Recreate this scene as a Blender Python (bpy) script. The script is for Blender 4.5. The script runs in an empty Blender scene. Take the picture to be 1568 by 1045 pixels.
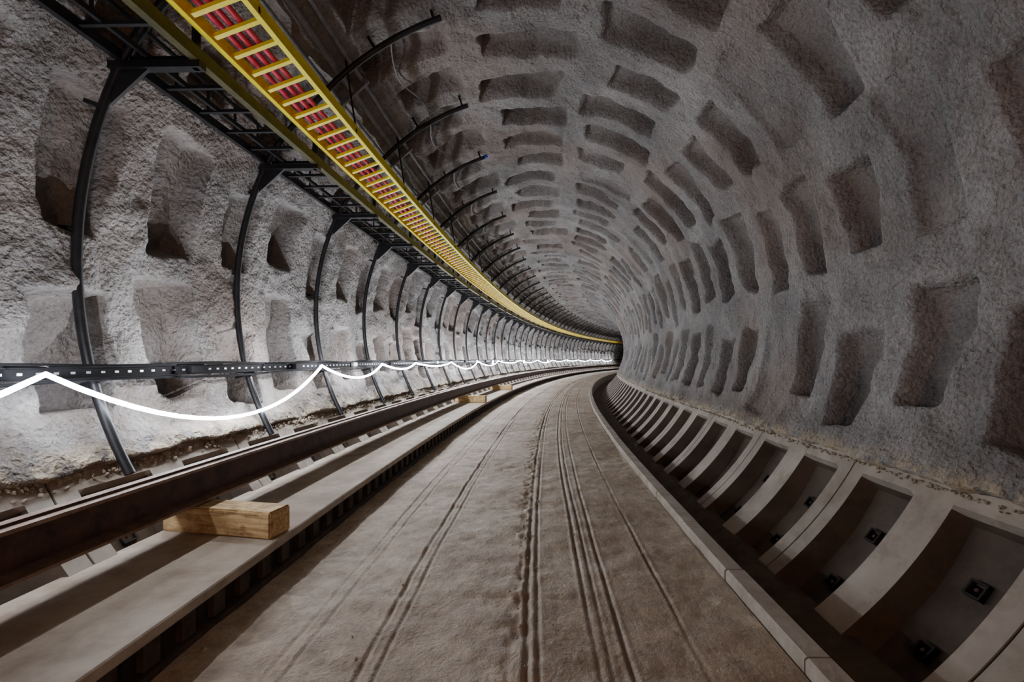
import bpy, math, random, bmesh
import numpy as np
random.seed(4); rng=np.random.default_rng(7)
RC=155.0; A=3.45; ZC=2.35; PITCH=0.89
D2R=math.pi/180

def P(s,x,z):
    ph=s/RC
    return (RC-(RC-x)*math.cos(ph),(RC-x)*math.sin(ph),z)
def PP(s,r,th):
    t=th*D2R
    return P(s,r*math.cos(t),ZC+r*math.sin(t))
def Pn(s,x,z):
    ph=s/RC
    return np.stack([RC-(RC-x)*np.cos(ph),(RC-x)*np.sin(ph),z],-1)

def vnoise(u,v,seed=0):
    r=np.random.default_rng(seed); T=r.random((256,256))
    iu=np.floor(u).astype(int); iv=np.floor(v).astype(int)
    fu=u-iu; fv=v-iv; fu=fu*fu*(3-2*fu); fv=fv*fv*(3-2*fv)
    g=lambda a,b:T[a%256,b%256]
    return (g(iu,iv)*(1-fu)+g(iu+1,iv)*fu)*(1-fv)+(g(iu,iv+1)*(1-fu)+g(iu+1,iv+1)*fu)*fv-.5
def fbm(u,v,seed=0,o=3):
    t=0;a=1
    for i in range(o):
        t=t+a*vnoise(u*2**i+13*i,v*2**i+7*i,seed+i); a*=.5
    return t
def sm(x):
    x=np.clip(x,0,1); return x*x*(3-2*x)
def hashn(i,j,seed):
    r=np.random.default_rng(seed); T=r.random((512,64)); return T[i%512,j%64]

# ---------------- materials
def newmat(name):
    m=bpy.data.materials.new(name); m.use_nodes=True
    nt=m.node_tree; return m,nt,nt.nodes['Principled BSDF']
def ramp(nt,fac,stops):
    n=nt.nodes.new('ShaderNodeValToRGB'); e=n.color_ramp.elements
    while len(e)<len(stops): e.new(.5)
    for k,(p,c) in enumerate(stops):
        e[k].position=p; e[k].color=(c[0],c[1],c[2],1)
    nt.links.new(fac,n.inputs[0]); return n.outputs[0]
def noise(nt,scale,detail=4,rough=.55,vec=None):
    n=nt.nodes.new('ShaderNodeTexNoise'); n.inputs['Scale'].default_value=scale
    n.inputs['Detail'].default_value=detail; n.inputs['Roughness'].default_value=rough
    if vec is None:
        g=nt.nodes.new('ShaderNodeNewGeometry'); vec=g.outputs['Position']
    nt.links.new(vec,n.inputs['Vector']); return n.outputs['Fac']
def mix(nt,fac,a,b,mode='MIX'):
    n=nt.nodes.new('ShaderNodeMix'); n.data_type='RGBA'; n.blend_type=mode
    for k,v in ((0,fac),(6,a),(7,b)):
        if isinstance(v,(int,float)): n.inputs[k].default_value=v
        elif isinstance(v,tuple): n.inputs[k].default_value=(v[0],v[1],v[2],1)
        else: nt.links.new(v,n.inputs[k])
    return n.outputs[2]
def math_(nt,op,a,b=None,clamp=False):
    n=nt.nodes.new('ShaderNodeMath'); n.operation=op; n.use_clamp=clamp
    for k,v in ((0,a),(1,b)):
        if v is None: continue
        if isinstance(v,(int,float)): n.inputs[k].default_value=v
        else: nt.links.new(v,n.inputs[k])
    return n.outputs[0]
def attr(nt,name):
    n=nt.nodes.new('ShaderNodeAttribute'); n.attribute_name=name; return n.outputs['Fac']
def bump(nt,b,h,strength,dist,prev=None):
    n=nt.nodes.new('ShaderNodeBump'); n.inputs['Strength'].default_value=strength
    n.inputs['Distance'].default_value=dist; nt.links.new(h,n.inputs['Height'])
    if prev is not None: nt.links.new(prev,n.inputs['Normal'])
    nt.links.new(n.outputs[0],b.inputs['Normal']); return n.outputs[0]

def mat_shotcrete():
    m,nt,b=newmat('shotcrete')
    c=ramp(nt,noise(nt,.9,5,.6),[(.3,(.18,.174,.17)),(.5,(.29,.282,.276)),(.7,(.43,.42,.408))])
    sp=ramp(nt,noise(nt,30,3,.65),[(.33,(.64,.64,.65)),(.5,(.93,.93,.93)),(.68,(1.12,1.12,1.11))])
    c=mix(nt,1.0,c,sp,'MULTIPLY')
    w=ramp(nt,noise(nt,.5,3,.5),[(.48,(0,0,0)),(.65,(1,1,1))])
    c=mix(nt,math_(nt,'MULTIPLY',w,.42),c,(.28,.195,.15))
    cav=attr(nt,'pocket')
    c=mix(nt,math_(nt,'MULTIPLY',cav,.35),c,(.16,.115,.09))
    gr=math_(nt,'MULTIPLY',attr(nt,'grime'),ramp(nt,noise(nt,2.2,5,.65),[(.38,(.25,.25,.25)),(.58,(1,1,1))]))
    c=mix(nt,math_(nt,'MULTIPLY',gr,.88),c,(.115,.095,.075))
    ed=math_(nt,'MULTIPLY',attr(nt,'edge'),ramp(nt,noise(nt,7,4,.6),[(.4,(0,0,0)),(.55,(1,1,1))]))
    c=mix(nt,ed,c,(.46,.38,.26))
    nt.links.new(c,b.inputs['Base Color']); b.inputs['Roughness'].default_value=.75
    p=bump(nt,b,noise(nt,8,4,.6),.7,.06)
    bump(nt,b,noise(nt,28,3,.5),1.0,.035,p)
    return m
def mat_segment(name,dark):
    m,nt,b=newmat(name)
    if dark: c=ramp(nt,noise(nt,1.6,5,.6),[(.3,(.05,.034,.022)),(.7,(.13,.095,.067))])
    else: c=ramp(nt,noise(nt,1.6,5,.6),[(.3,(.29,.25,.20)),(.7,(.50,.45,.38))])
    st=ramp(nt,noise(nt,4,5,.7),[(.48,(0,0,0)),(.64,(1,1,1))])
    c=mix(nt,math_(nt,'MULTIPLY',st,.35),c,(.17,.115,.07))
    c=mix(nt,math_(nt,'MULTIPLY',attr(nt,'joint'),.95),c,(.02,.017,.014))
    nt.links.new(c,b.inputs['Base Color']); b.inputs['Roughness'].default_value=.7
    bump(nt,b,noise(nt,30,4,.6),.25,.01)
    return m
def mat_floor():
    m,nt,b=newmat('muddy_concrete_floor')
    c=ramp(nt,noise(nt,.8,6,.65),[(.32,(.33,.235,.155)),(.5,(.49,.39,.285)),(.68,(.65,.565,.45))])
    c=mix(nt,.75,c,ramp(nt,noise(nt,7,7,.75),[(.3,(.46,.46,.46)),(.7,(1.28,1.28,1.28))]),'MULTIPLY')
    c=mix(nt,math_(nt,'MULTIPLY',attr(nt,'rut'),.5),c,(.17,.115,.075))
    nt.links.new(c,b.inputs['Base Color']); b.inputs['Roughness'].default_value=.6
    p=bump(nt,b,noise(nt,5,6,.65),.6,.05)
    bump(nt,b,noise(nt,45,4,.7),.6,.012,p)
    return m
def mat_simple(name,c1,c2,scale=6,rough=.6,metal=0,bs=.2,bd=.005,spec=.5):
    m,nt,b=newmat(name)
    c=ramp(nt,noise(nt,scale,5,.65),[(.35,c1),(.65,c2)])
    nt.links.new(c,b.inputs['Base Color']); b.inputs['Roughness'].default_value=rough
    b.inputs['Metallic'].default_value=metal; b.inputs['Specular IOR Level'].default_value=spec
    bump(nt,b,noise(nt,scale*5,4,.6),bs,bd); return m
def mat_emit(name,col,st):
    m=bpy.data.materials.new(name); m.use_nodes=True; nt=m.node_tree; nt.nodes.clear()
    e=nt.nodes.new('ShaderNodeEmission'); o=nt.nodes.new('ShaderNodeOutputMaterial')
    e.inputs[0].default_value=(*col,1); e.inputs[1].default_value=st
    nt.links.new(e.outputs[0],o.inputs[0]); return m
def mat_wood():
    m,nt,b=newmat('timber')
    g=nt.nodes.new('ShaderNodeTexCoord'); mp=nt.nodes.new('ShaderNodeMapping')
    mp.inputs['Scale'].default_value=(1.5,14,14); nt.links.new(g.outputs['Object'],mp.inputs[0])
    n=noise(nt,3,5,.6,mp.outputs[0])
    c=ramp(nt,n,[(.3,(.30,.19,.08)),(.5,(.62,.43,.20)),(.7,(.78,.60,.33))])
    d=ramp(nt,noise(nt,9,5,.7),[(.5,(1,1,1)),(.66,(.45,.36,.28))])
    c=mix(nt,.8,c,d,'MULTIPLY')
    nt.links.new(c,b.inputs['Base Color']); b.inputs['Roughness'].default_value=.75
    bump(nt,b,n,.5,.012); return m

SHOT=mat_shotcrete(); SEG=mat_segment('precast_concrete',False); PAN=mat_segment('precast_pan_dirty',True); FLR=mat_floor()
SLAB=mat_simple('ledge_concrete',(.30,.23,.165),(.50,.425,.34),2.5,.7,0,.35,.015)
CRUMB=mat_simple('crumbled_shotcrete',(.22,.18,.13),(.46,.40,.30),12,.85,0,.6,.02)
KERB=mat_simple('kerb_concrete',(.34,.29,.23),(.50,.45,.38),5,.7,0,.4,.015)
MUD=mat_simple('trough_mud',(.055,.038,.024),(.12,.085,.053),3,.8,0,.6,.03)
BLACK=mat_simple('black_steel',(.008,.008,.010),(.018,.018,.021),9,.45,.2)
TRAYB=mat_simple('tray_black',(.002,.002,.0025),(.005,.005,.006),9,.8,0,.1,.003,.12)
OLIVE=mat_simple('olive_steel',(.05,.047,.015),(.10,.092,.03),6,.5,.3)
YEL=mat_simple('yellow_paint',(.90,.75,.001),(1.0,.90,.003),5,.4)
RED=mat_simple('red_conduit',(.55,.02,.06),(.72,.05,.12),5,.45)
RUST=mat_simple('rusty_steel',(.032,.012,.008),(.095,.037,.021),7,.6,.1,.3)
RUSTL=mat_simple('worn_steel',(.16,.095,.065),(.30,.21,.16),8,.45,.3)
GREY=mat_simple('grey_pipe',(.16,.16,.165),(.30,.30,.305),6,.45,.2)
GALV=mat_simple('galvanised_steel',(.30,.31,.32),(.5,.51,.53),12,.35,.7)
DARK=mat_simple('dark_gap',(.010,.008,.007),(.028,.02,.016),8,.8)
DBR=mat_simple('dirty_board',(.03,.022,.016),(.075,.055,.04),9,.8)
BLUE=mat_simple('blue_plastic',(.02,.05,.4),(.03,.08,.55),8,.4)
WOOD=mat_wood()
GLOW=mat_emit('led_rope_glow',(.84,.89,1.0),55)
GLOWB=mat_emit('lamp_glow',(.85,.9,1.0),300)

# ---------------- mesh helpers
def make_obj(name,verts,faces,mats,midx=None,parent=None):
    me=bpy.data.meshes.new(name); me.from_pydata([tuple(v) for v in verts],[],faces)
    for m in mats: me.materials.append(m)
    if midx is not None: me.polygons.foreach_set('material_index',midx)
    me.update()
    o=bpy.data.objects.new(name,me); bpy.context.collection.objects.link(o)
    if parent: o.parent=parent
    return o
def grid_obj(name,S,U,pos,mat,attrs={},flip=False,fm=None,mats=None):
    ns,nu=len(S),len(U)
    co=pos.reshape(-1,3)
    i=np.arange(ns-1)[:,None]*nu+np.arange(nu-1)[None,:]
    q=np.stack([i,i+1,i+nu+1,i+nu],-1).reshape(-1,4)
    if flip: q=q[:,::-1]
    me=bpy.data.meshes.new(name); me.vertices.add(len(co)); me.vertices.foreach_set('co',co.astype(np.float32).ravel())
    me.loops.add(q.size); me.loops.foreach_set('vertex_index',q.astype(np.int32).ravel())
    me.polygons.add(len(q)); me.polygons.foreach_set('loop_start',(np.arange(len(q))*4).astype(np.int32))
    me.polygons.foreach_set('use_smooth',np.ones(len(q),bool))
    for mm in (mats or [mat]): me.materials.append(mm)
    if fm is not None: me.polygons.foreach_set('material_index',fm.astype(np.int32).ravel())
    me.update(calc_edges=True)
    for k,v in attrs.items():
        at=me.attributes.new(k,'FLOAT','POINT'); at.data.foreach_set('value',np.ascontiguousarray(v,dtype=np.float32).ravel())
    o=bpy.data.objects.new(name,me); bpy.context.collection.objects.link(o); return o
class MB:
    def __init__(s): s.v=[];s.f=[];s.m=[]
    def box(s,fn,mi=0):
        b=len(s.v)
        for a in (0,1):
            for c in (0,1):
                for d in (0,1): s.v.append(fn(a,c,d))
        for q in ((0,1,3,2),(4,6,7,5),(0,4,5,1),(2,3,7,6),(0,2,6,4),(1,5,7,3)):
            s.f.append([b+k for k in q]); s.m.append(mi)
    def bx(s,s0,s1,x0,x1,z0,z1,mi=0):
        s.box(lambda a,c,d:P(s1 if a else s0,x1 if c else x0,z1 if d else z0),mi)
    def bp(s,s0,s1,r0,r1,t0,t1,mi=0):
        s.box(lambda a,c,d:PP(s1 if a else s0,r1 if c else r0,t1 if d else t0),mi)
    def rock(s,p,r,mi=0):
        c=np.array(p); base=len(s.v); g=(1+5**.5)/2
        for x,y,z in ((-1,g,0),(1,g,0),(-1,-g,0),(1,-g,0),(0,-1,g),(0,1,g),(0,-1,-g),(0,1,-g),(g,0,-1),(g,0,1),(-g,0,-1),(-g,0,1)):
            s.v.append(tuple(c+np.array((x,y,z))*r*.53*random.uniform(.6,1.35)))
        for f in ((0,11,5),(0,5,1),(0,1,7),(0,7,10),(0,10,11),(1,5,9),(5,11,4),(11,10,2),(10,7,6),(7,1,8),(3,9,4),(3,4,2),(3,2,6),(3,6,8),(3,8,9),(4,9,5),(2,4,11),(6,2,10),(8,6,7),(9,8,1)):
            s.f.append([base+k for k in f]); s.m.append(mi)
    def sweep(s,prof,ss,mi=0,closed=True,caps=True,mis=None):
        b=len(s.v);n=len(prof)
        for q in ss:
            for (x,z) in prof: s.v.append(P(q,x,z))
        for i in range(len(ss)-1):
            for j in range(n if closed else n-1):
                k=(j+1)%n
                s.f.append([b+i*n+j,b+i*n+k,b+(i+1)*n+k,b+(i+1)*n+j]); s.m.append(mis[j] if mis else mi)
        if closed and caps:
            s.f.append([b+j for j in range(n)]); s.m.append(mi)
            s.f.append([b+(len(ss)-1)*n+j for j in reversed(range(n))]); s.m.append(mi)
    def tube(s,pts,r,n=8,mi=0):
        pts=np.array(pts,float); b=len(s.v)
        t=np.gradient(pts,axis=0); t/=np.linalg.norm(t,axis=1)[:,None]+1e-9
        ref=np.array([0.13,.11,1.0]); 
        if abs(t[:,2]).mean()>.8: ref=np.array([0.1,1,.1])
        elif abs(t[:,1]).mean()<.3: ref=np.array([0,1.,0])
        for p,d in zip(pts,t):
            u=np.cross(d,ref); u/=np.linalg.norm(u); w=np.cross(d,u)
            for k in range(n):
                a=2*math.pi*k/n; s.v.append(tuple(p+r*(math.cos(a)*u+math.sin(a)*w)))
        for i in range(len(pts)-1):
            for j in range(n):
                k=(j+1)%n; s.f.append([b+i*n+j,b+i*n+k,b+(i+1)*n+k,b+(i+1)*n+j]); s.m.append(mi)
        s.f.append([b+j for j in range(n)]); s.m.append(mi)
        s.f.append([b+(len(pts)-1)*n+j for j in range(n)]); s.m.append(mi)
    def obj(s,name,mats,smooth=False,parent=None):
        o=make_obj(name,s.v,s.f,mats,s.m,parent)
        bm=bmesh.new(); bm.from_mesh(o.data); bmesh.ops.recalc_face_normals(bm,faces=bm.faces); bm.to_mesh(o.data); bm.free()
        if smooth:
            o.data.polygons.foreach_set('use_smooth',[True]*len(o.data.polygons))
            o.data.set_sharp_from_angle(angle=.8)
        return o
def steps(a,b):
    out=[a]
    while out[-1]<b:
        s=out[-1]; d=.25 if s<8 else (.5 if s<30 else 1.0)
        out.append(min(b,s+d))
    return out

# ---------------- tunnel shell
S=np.concatenate([np.arange(-7,-1,.12),np.arange(-1,11,.026),np.arange(11,26,.06),np.arange(26,52,.12),np.arange(52,125,.3)])
rows=[(-12.5,.45),(14.2,.45),(40,0.1),(65.3,.45),(91,0.0),(117,.45),(142.5,0.0),(167,0),(191.5,0)]
def shell(name,t0,t1,eL,eR):
    T=np.arange(t0,t1+.01,.45); T[-1]=t1
    s,t=np.meshgrid(S,T,indexing='ij')
    L=A*t*D2R
    s_w=s+.10*fbm(s*2.0,L*2.0,11); l_w=L+.15*fbm(s*1.8,L*1.8,31)
    pk=np.zeros_like(s)
    for k,(tc,sh) in enumerate(rows):
        col=(s_w-3.35-sh)/PITCH; ci=np.round(col).astype(int); du=np.abs(col-ci)*PITCH
        j1=hashn(ci,k+0*ci,5); j2=hashn(ci,k+0*ci,6); j3=hashn(ci,k+0*ci,8)
        stag=np.where(ci%2==0,1.6,-1.6)
        lc=A*(tc+stag+(j1-.5)*3.5)*D2R
        lv=(l_w-lc)/(A*8.5*D2R)
        sg=(1 if tc<91 else -1)
        hw=.24+.06*(j2-.5)+.03*np.clip(lv,-1,1)*sg; hl=A*(8.6+(j3-.5)*3.5)*D2R
        dep=.65+.55*j2; dep=np.where(j3>.92,.25,dep)
        soft=.075 if tc<70 else .055
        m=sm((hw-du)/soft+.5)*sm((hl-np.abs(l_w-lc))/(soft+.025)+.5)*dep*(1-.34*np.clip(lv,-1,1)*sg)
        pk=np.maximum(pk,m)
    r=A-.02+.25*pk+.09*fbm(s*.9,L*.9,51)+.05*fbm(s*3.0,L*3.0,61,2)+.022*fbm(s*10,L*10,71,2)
    ed=np.zeros_like(s); gm=np.zeros_like(s)
    if eL:
        d=(t1-t)/5; ed=np.maximum(ed,sm(1-d)); gm=np.maximum(gm,sm(1.7-(t1-t)/12))
    if eR:
        d=(t-t0)/3.5; ed=np.maximum(ed,sm(1-d)); gm=np.maximum(gm,.6*sm(1-(t-t0)/12))
    tt=t.copy()
    jag=.75*fbm(s*5,s*0,81,3)
    if eR:
        w=sm(1-(t-t0)/6); tt=tt+w*jag; r=r-.03*w; r[:,0]+=.12; tt[:,0]=tt[:,1]
    if eL:
        w=sm(1-(t1-t)/6); tt=tt+w*jag; r=r-.03*w; r[:,-1]+=.12; tt[:,-1]=tt[:,-2]
    tr=tt*D2R
    pos=Pn(s,r*np.cos(tr),ZC+r*np.sin(tr))
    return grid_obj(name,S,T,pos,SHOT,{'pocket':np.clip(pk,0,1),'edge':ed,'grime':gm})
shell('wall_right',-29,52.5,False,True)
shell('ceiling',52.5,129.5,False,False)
shell('wall_left',129.5,207.3,True,False)

# ---------------- invert segments
def invert(name,t0,t1,s0,top):
    ss=[]
    n0=int(-6/PITCH)-6
    for n in range(n0,130):
        c=s0+n*PITCH
        for d in (-.285,-.235,0,.235,.285,.436,.440,.450,.454): ss.append(c+d)
    ss=np.array(sorted(ss)); ss=ss[(ss>-6.5)&(ss<110)]
    T=np.arange(t0,t1+.01,.5)
    s,t=np.meshgrid(ss,T,indexing='ij')
    col=(s-s0)/PITCH; ci=np.round(col).astype(int); du=np.abs(col-ci)*PITCH
    ta=np.where(t<-90,-180-t,t)
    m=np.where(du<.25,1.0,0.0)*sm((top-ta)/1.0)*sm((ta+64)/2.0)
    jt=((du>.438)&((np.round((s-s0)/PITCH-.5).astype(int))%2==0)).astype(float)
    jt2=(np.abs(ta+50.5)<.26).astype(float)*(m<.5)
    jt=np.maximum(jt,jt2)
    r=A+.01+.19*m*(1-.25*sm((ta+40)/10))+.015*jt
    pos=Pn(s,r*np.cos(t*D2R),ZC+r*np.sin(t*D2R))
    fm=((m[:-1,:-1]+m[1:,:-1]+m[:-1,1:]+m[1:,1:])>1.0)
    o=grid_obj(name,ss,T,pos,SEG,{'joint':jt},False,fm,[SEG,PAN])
    o.data.set_sharp_from_angle(angle=.5)
    return o
SR=3.80; SL=4.24
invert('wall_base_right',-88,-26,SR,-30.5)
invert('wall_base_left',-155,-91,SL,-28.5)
b=MB()
for n in range(-5,45):
    for s0,ths in ((SR,(-37.5,-45.5)),(SL,(-145,))):
        c=s0+n*PITCH
        for th in ths:
            w=.9; R=A+.065
            b.bp(c-.058,c+.058,R+.09,R+.15,th-w,th-w+.22,0); b.bp(c-.058,c+.058,R+.09,R+.15,th+w-.22,th+w,0)
            b.bp(c-.058,c-.044,R+.09,R+.15,th-w,th+w,0); b.bp(c+.044,c+.058,R+.09,R+.15,th-w,th+w,0)
            b.bp(c-.046,c+.046,R+.125,R+.15,th-w,th+w,1)
            b.tube([PP(c,R+.13,th),PP(c,R+.10,th)],.015,6,2)
b.obj('segment_bolt_sockets',[DARK,TRAYB,RUST])

# ---------------- floor
SF=np.concatenate([np.arange(-6,0,.15),np.arange(0,12,.035),np.arange(12,30,.12),np.arange(30,110,.5)])
XF=np.arange(-1.845,1.4651,.0107)
s,x=np.meshgrid(SF,XF,indexing='ij')
ruts=[(-1.27,.011,.010),(-1.17,.010,.008),(-.80,.012,.014),(-.71,.010,.008),(.05,.014,.016),(.12,.011,.010),(.43,.012,.014),(.50,.010,.011),(.61,.012,.012),(.98,.011,.010)]
z=.022*fbm(s*.8,x*1.6,3,3)+.012*fbm(s*6,x*6,9,3)
rt=np.zeros_like(s)
for k,(rx,w,d) in enumerate(ruts):
    c=rx+.025*vnoise(s*.25,s*0+k*3.3,40+k)+.008*vnoise(s*2.0,s*0+k,60+k)
    amp=np.clip(.8+1.0*vnoise(s*.8,s*0+k*2,80+k),.2,1.2)
    dx=np.abs(x-c)
    z+= -d*amp*np.exp(-(dx/w)**2)+.35*d*amp*np.exp(-((dx-2.2*w)/(w*1.0))**2)
    rt=np.maximum(rt,amp*np.exp(-(dx/(w*1.3))**2))
band=np.exp(-((x-.0)/.08)**2); z+=.030*band*fbm(s*13,x*16,91,3)
jn=np.zeros_like(s)
for q in (1.9,3.05,4.9,6.7,8.8,11.5,14.5): 
    w=np.abs(s-q-.10*vnoise(x*2,x*0+q,17)); jn=np.maximum(jn,np.exp(-(w/.02)**2)*(np.abs(x+.35)<.75))
z-=.006*jn
z=np.where(x>1.45,z*.3,z)
grid_obj('floor',SF,XF,Pn(s,x,z),FLR,{'rut':np.clip(rt+.4*jn+.25*band,0,1)},True)

# right kerb (precast blocks) + trough
b=MB(); q=-5.5
while q<95:
    L=.98; o=random.uniform(-.006,.006)
    n=[q+.006,q+L*.5,q+L-.006]
    b.sweep([(1.47+o,-.55),(1.47+o,.065),(1.485+o,.08),(1.60+o,.08),(1.615+o,.065),(1.615+o,-.55)],n); q+=L
b.obj('kerb',[KERB])
X=np.linspace(1.625,2.30,14); SS=np.array(steps(-6,100))
s,x=np.meshgrid(SS,X,indexing='ij')
grid_obj('trough_bed',SS,X,Pn(s,x,-.44+.04*fbm(s*2,x*4,5)+.12*sm((x-1.9)/.3)),MUD,{},True)
# left ledge
b=MB(); ss=steps(-6,100)
b.sweep([(-1.805,.20),(-1.80,.205),(-1.80,.255),(-1.81,.262),(-2.80,.262),(-2.80,.20)],ss,0,mis=[3,3,0,0,0,0])
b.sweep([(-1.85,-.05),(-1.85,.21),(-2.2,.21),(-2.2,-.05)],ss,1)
q=-5
while q<60:
    b.bx(q,q+.10,-1.815,-1.852,.06,.20,2); q+=.24
b.sweep([(-1.80,-.03),(-1.80,.045),(-1.852,.05),(-1.852,-.03)],ss,2)
b.obj('concrete_ledge',[SLAB,DARK,DBR,KERB],False)

# ---------------- steel I-beam rail on timbers
xc=-2.60; z0=.475
prof=[(-.11,0),(.11,0),(.11,.018),(.012,.035),(.012,.235),(.085,.25),(.085,.272),(.03,.275),(.03,.292),(-.03,.292),(-.03,.275),(-.085,.272),(-.085,.25),(-.012,.235),(-.012,.035),(-.11,.018)]
prof=[(xc+a,z0+c) for a,c in prof]
mis=[0,1,1,0,0,1,1,0,1,0,1,0,0,0,0,0]
b=MB(); b.sweep(prof,ss,0,mis=mis)
b.obj('steel_rail_beam',[RUST,RUSTL])
for k,sc in enumerate((-2.2,3.50,13.9,19.5)):
    rot=-.17 if k==1 else random.uniform(-.05,.05)
    hl,hw,h=.48,.11,.20
    xm=-2.31
    bm=bmesh.new(); bmesh.ops.create_cube(bm,size=1)
    for v in bm.verts: v.co.x*=2*hl; v.co.y*=2*hw; v.co.z=(v.co.z+.5)*h
    bmesh.ops.bevel(bm,geom=bm.edges[:],offset=.012,segments=2,affect='EDGES')
    me=bpy.data.meshes.new('timber_block'); bm.to_mesh(me); bm.free(); me.materials.append(WOOD)
    o=bpy.data.objects.new('timber_block',me); bpy.context.collection.objects.link(o)
    p=P(sc,xm,.264); o.location=p; o.rotation_euler=(0,0,-sc/RC+rot)

# ---------------- conduit hoops
HS=[3.37+1.78*n for n in range(-3,48)]
def hr(t): return 3.29+.08*float(sm(np.array((t-135)/20)))
b=MB()
for h in HS:
    pts=[PP(h,hr(t),t) for t in np.arange(107.5,209.6,2.2 if h<20 else 4.5)]
    b.tube(pts,.034,8 if h<20 else 6)
    for t in (109,122,160,176,196):
        b.bp(h-.03,h+.03,hr(t)-.01,3.50,t-.25,t+.25,0)
b.obj('wall_conduit_hoops',[BLACK],True)
b=MB()
b.bp(HS[6]-.03,HS[6]+.03,3.26,3.32,106.5,107.6)
b.obj('blue_end_cap',[BLUE])

# ---------------- eye-level cable tray on left wall
zt=1.50
b=MB(); xs=-3.20
b.sweep([(xs,zt-.045),(xs+.045,zt-.045),(xs+.045,zt-.038),(xs+.008,zt-.038),(xs+.008,zt+.038),(xs+.045,zt+.038),(xs+.045,zt+.045),(xs,zt+.045)],steps(-4,95),0)
q=-3
while q<40:
    b.bx(q,q+.03,xs+.006,xs+.012,zt-.008,zt+.008,1); q+=.11
for h in HS: 
    b.bx(h-.03,h+.03,xs-.16,xs+.055,zt-.06,zt-.045,0)
    b.bx(h-.02,h+.02,xs-.14,xs+.0,zt-.05,zt+.05,0)
for k,h in enumerate(HS[:26]):
    c=h+.9
    b.bx(c-.07,c+.07,xs+.012,xs+.06,zt-.03,zt+.035,1 if k%3==2 else 0)
b.tube([P(q,xs+.03+.008*math.sin(q*2),zt+.055+.01*math.sin(q*3.1)) for q in np.arange(-4,60,.25)],.014,6,0)
b.tube([P(q,xs+.03,zt-.065+.012*math.sin(q*2.3)) for q in np.arange(-4,60,.25)],.012,6,0)
LS=[2.75+1.3*k for k in range(54)]
for q in LS: b.bx(q-.006,q+.006,xs+.02,-2.90,zt+.045,zt+.055,0)  # thin arms invented to carry the added fill lights
b.obj('cable_tray',[TRAYB,GALV])

# ---------------- LED rope (glowing hose) + added fill lights over made-up tray arms
e=bpy.data.objects.new('led_rope_light',None); bpy.context.collection.objects.link(e)
att=[-1.4,2.9,6.55,8.9,11.0,14.5,18.4,22.6]
sags=[.5,.50,.22,.12,.10,.26,.20]
while att[-1]<68: att.append(att[-1]+6.0)
pts=[]; xr0=-3.08
def rope(a0,a1,u,sag): return P(a0+(a1-a0)*u,xr0+.06*math.sin(u*math.pi),1.50-sag*4*u*(1-u))
for i in range(len(att)-1):
    a0,a1=att[i],att[i+1]; n=18
    sag=sags[i] if i<len(sags) else random.uniform(.12,.25)
    for k in range(n): pts.append(rope(a0,a1,k/n,sag))
b=MB(); b.tube(pts,.018,8)
b.obj('rope',[GLOW],True,parent=e)
def pt(name,p,w,col,r,parent=None):
    l=bpy.data.lights.new(name,'POINT'); l.energy=w; l.color=col; l.shadow_soft_size=r
    o=bpy.data.objects.new(name,l); bpy.context.collection.objects.link(o); o.location=p
    if parent: o.parent=parent
for q in LS:
    pw=22 if q<3.5 else (24 if q<5 else (36 if q<12 else (60 if q<40 else 34)))
    pt('tray_fill_light',P(q,-2.90,zt+.075),pw,(.94,.95,1.0),.006,e)  # tiny unseen fill light, added to brighten the wall above the tray
for sc in (20.6,29,37.8,46.6):
    e=bpy.data.objects.new('work_lamp',None); bpy.context.collection.objects.link(e)
    b=MB(); b.bx(sc-.16,sc+.16,-2.99,-2.91,1.33,1.53,0); b.bx(sc-.02,sc+.02,-3.15,-2.98,1.40,1.43,0); b.obj('housing',[BLACK],parent=e)
    b=MB(); b.bx(sc-.14,sc+.14,-2.91,-2.90,1.35,1.51,0); b.obj('lens',[GLOWB],parent=e)

# ---------------- upper black ladder rack + brackets
b=MB(); zr=ZC+1.53; sr=steps(-4,95)
def rail(b,x,z,w,h,mi,ss=sr): b.sweep([(x-w,z-h),(x+w,z-h),(x+w,z+h),(x-w,z+h)],ss,mi)
rail(b,-3.02,zr,.022,.04,0); rail(b,-2.84,zr+.02,.014,.02,0); rail(b,-2.44,zr,.03,.05,1); rail(b,-2.92,zr+.26,.012,.015,0)
q=-3.8
while q<70:
    b.bx(q-.014,q+.014,-3.02,-2.44,zr-.012,zr+.016,0)
    b.bx(q-.008,q+.008,-2.93,-2.91,zr,zr+.26,0); q+=.36
for h in HS:
    b.bx(h-.035,h+.035,-3.10,-2.40,zr-.10,zr-.045,0)
    b.box(lambda a,c,d:(P(h-.012 if a==0 else h+.012,[(-3.10),(-2.80)][c],(zr-.07) if d else (zr-.36 if c==0 else zr-.09))),0)
    b.bx(h-.02,h+.02,-2.47,-2.43,zr-.1,zr+.24,0)
b.obj('ladder_rack',[BLACK,OLIVE])

# ---------------- yellow ladder with red conduits
e=bpy.data.objects.new('yellow_cable_ladder',None); bpy.context.collection.objects.link(e)
b=MB(); xl,xr,zl,zrr=-2.36,-1.97,4.06,4.20
for (x,z) in ((xl,zl),(xr,zrr)):
    b.sweep([(x-.016,z-.055),(x+.030,z-.055),(x+.030,z-.045),(x,z-.045),(x,z+.042),(x+.028,z+.042),(x+.028,z+.05),(x-.016,z+.05)],sr,0)
q=-3.8
while q<70:
    b.box(lambda a,c,d:P(q+(.019 if a else -.019),xr if c else xl,(zrr if c else zl)+(-.012 if d else -.042)),0); q+=.225
b.obj('ladder_frame',[YEL],parent=e)
b=MB()
for k,(x,z) in enumerate(((-2.28,4.125),(-2.21,4.145),(-2.14,4.17))):
    b.tube([P(q,x+.008*math.sin(q*1.3+k*2),z+.01*math.sin(q*.9+k)) for q in np.arange(-4,80,.4)],.024,8)
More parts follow.
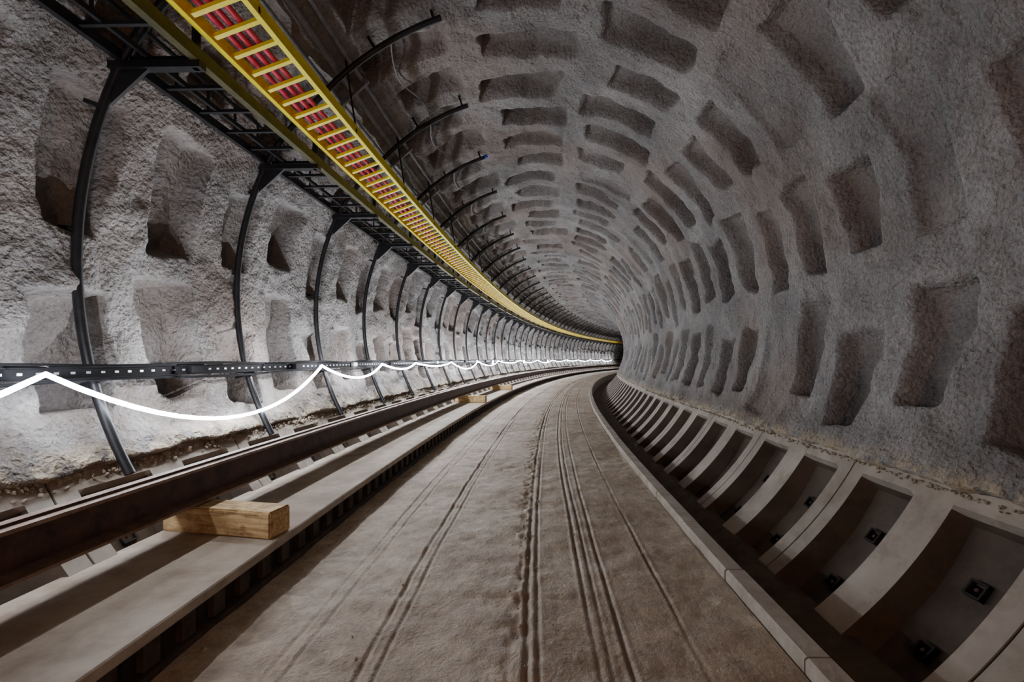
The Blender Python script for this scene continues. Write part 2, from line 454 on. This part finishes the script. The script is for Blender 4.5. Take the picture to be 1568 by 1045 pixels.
b.obj('red_conduits',[RED],True,parent=e)
b=MB()
for h in HS:
    b.tube([P(h,xr,zrr),PP(h,3.40,128)],.012,6)
b.obj('hangers',[BLACK],parent=e)

# ---------------- ceiling pipes
b=MB()
for th,r,rad in ((127.5,3.38,.03),(130.5,3.37,.04),(134,3.38,.035)):
    b.tube([PP(q,r,th) for q in steps(-4,95)],rad,10)
for h in HS: 
    b.bp(h+.38,h+.42,3.32,3.50,126.5,135.3,0)
b.obj('ceiling_pipes',[GREY],True)
b=MB()
b.tube([PP(q,3.39+.015*math.sin(q*5),119+1.5*math.sin(q*3.49)) for q in np.arange(-2,45,.12)],.011,6)
b.obj('ceiling_cable',[GREY],True)

# ---------------- rubble on floor and crumbled edge of the sprayed lining
b=MB()
for k in range(420):
    side=random.random()
    if side<.5: s_,x_=random.uniform(.5,14),random.gauss(.0,.08)
    elif side<.8: s_,x_=random.uniform(0,12),random.uniform(-1.78,-1.62)
    else: s_,x_=random.uniform(.5,12),random.uniform(-1.6,1.45)
    r=random.uniform(.004,.011)*(1.6 if random.random()<.1 else 1)
    b.rock(P(s_,x_,r*.4),r)
b.obj('floor_rubble',[SLAB])
b=MB()
for k in range(1300):
    s_=random.uniform(1.0,16); r=random.uniform(.006,.020)*(1.6 if random.random()<.1 else 1)
    th=207.0+abs(random.gauss(0,.6))-.4
    b.rock(PP(s_,3.455-r*.3,th),r)
for k in range(600):
    s_=random.uniform(1.5,14); r=random.uniform(.005,.013)
    b.rock(PP(s_,3.455-r*.3,-28.9-abs(random.gauss(0,.25))),r)
b.obj('crumbled_lining_edge',[CRUMB])

# ---------------- light behind the photographer
pt('warm_work_light',P(-2.2,.5,1.5),105,(1,.50,.30),.2)
w=bpy.data.worlds.new('World'); bpy.context.scene.world=w; w.use_nodes=True
w.node_tree.nodes['Background'].inputs[0].default_value=(.02,.02,.025,1)
w.node_tree.nodes['Background'].inputs[1].default_value=.2

# ---------------- camera
cam=bpy.data.cameras.new('camera'); cam.sensor_width=36; cam.lens=16.0; cam.clip_start=.02
cam.shift_x=-24/1568; cam.shift_y=27.5/1568
co=bpy.data.objects.new('camera',cam); bpy.context.collection.objects.link(co)
co.location=P(0,.08,1.6); co.rotation_euler=(90*D2R,0,0)
bpy.context.scene.camera=co
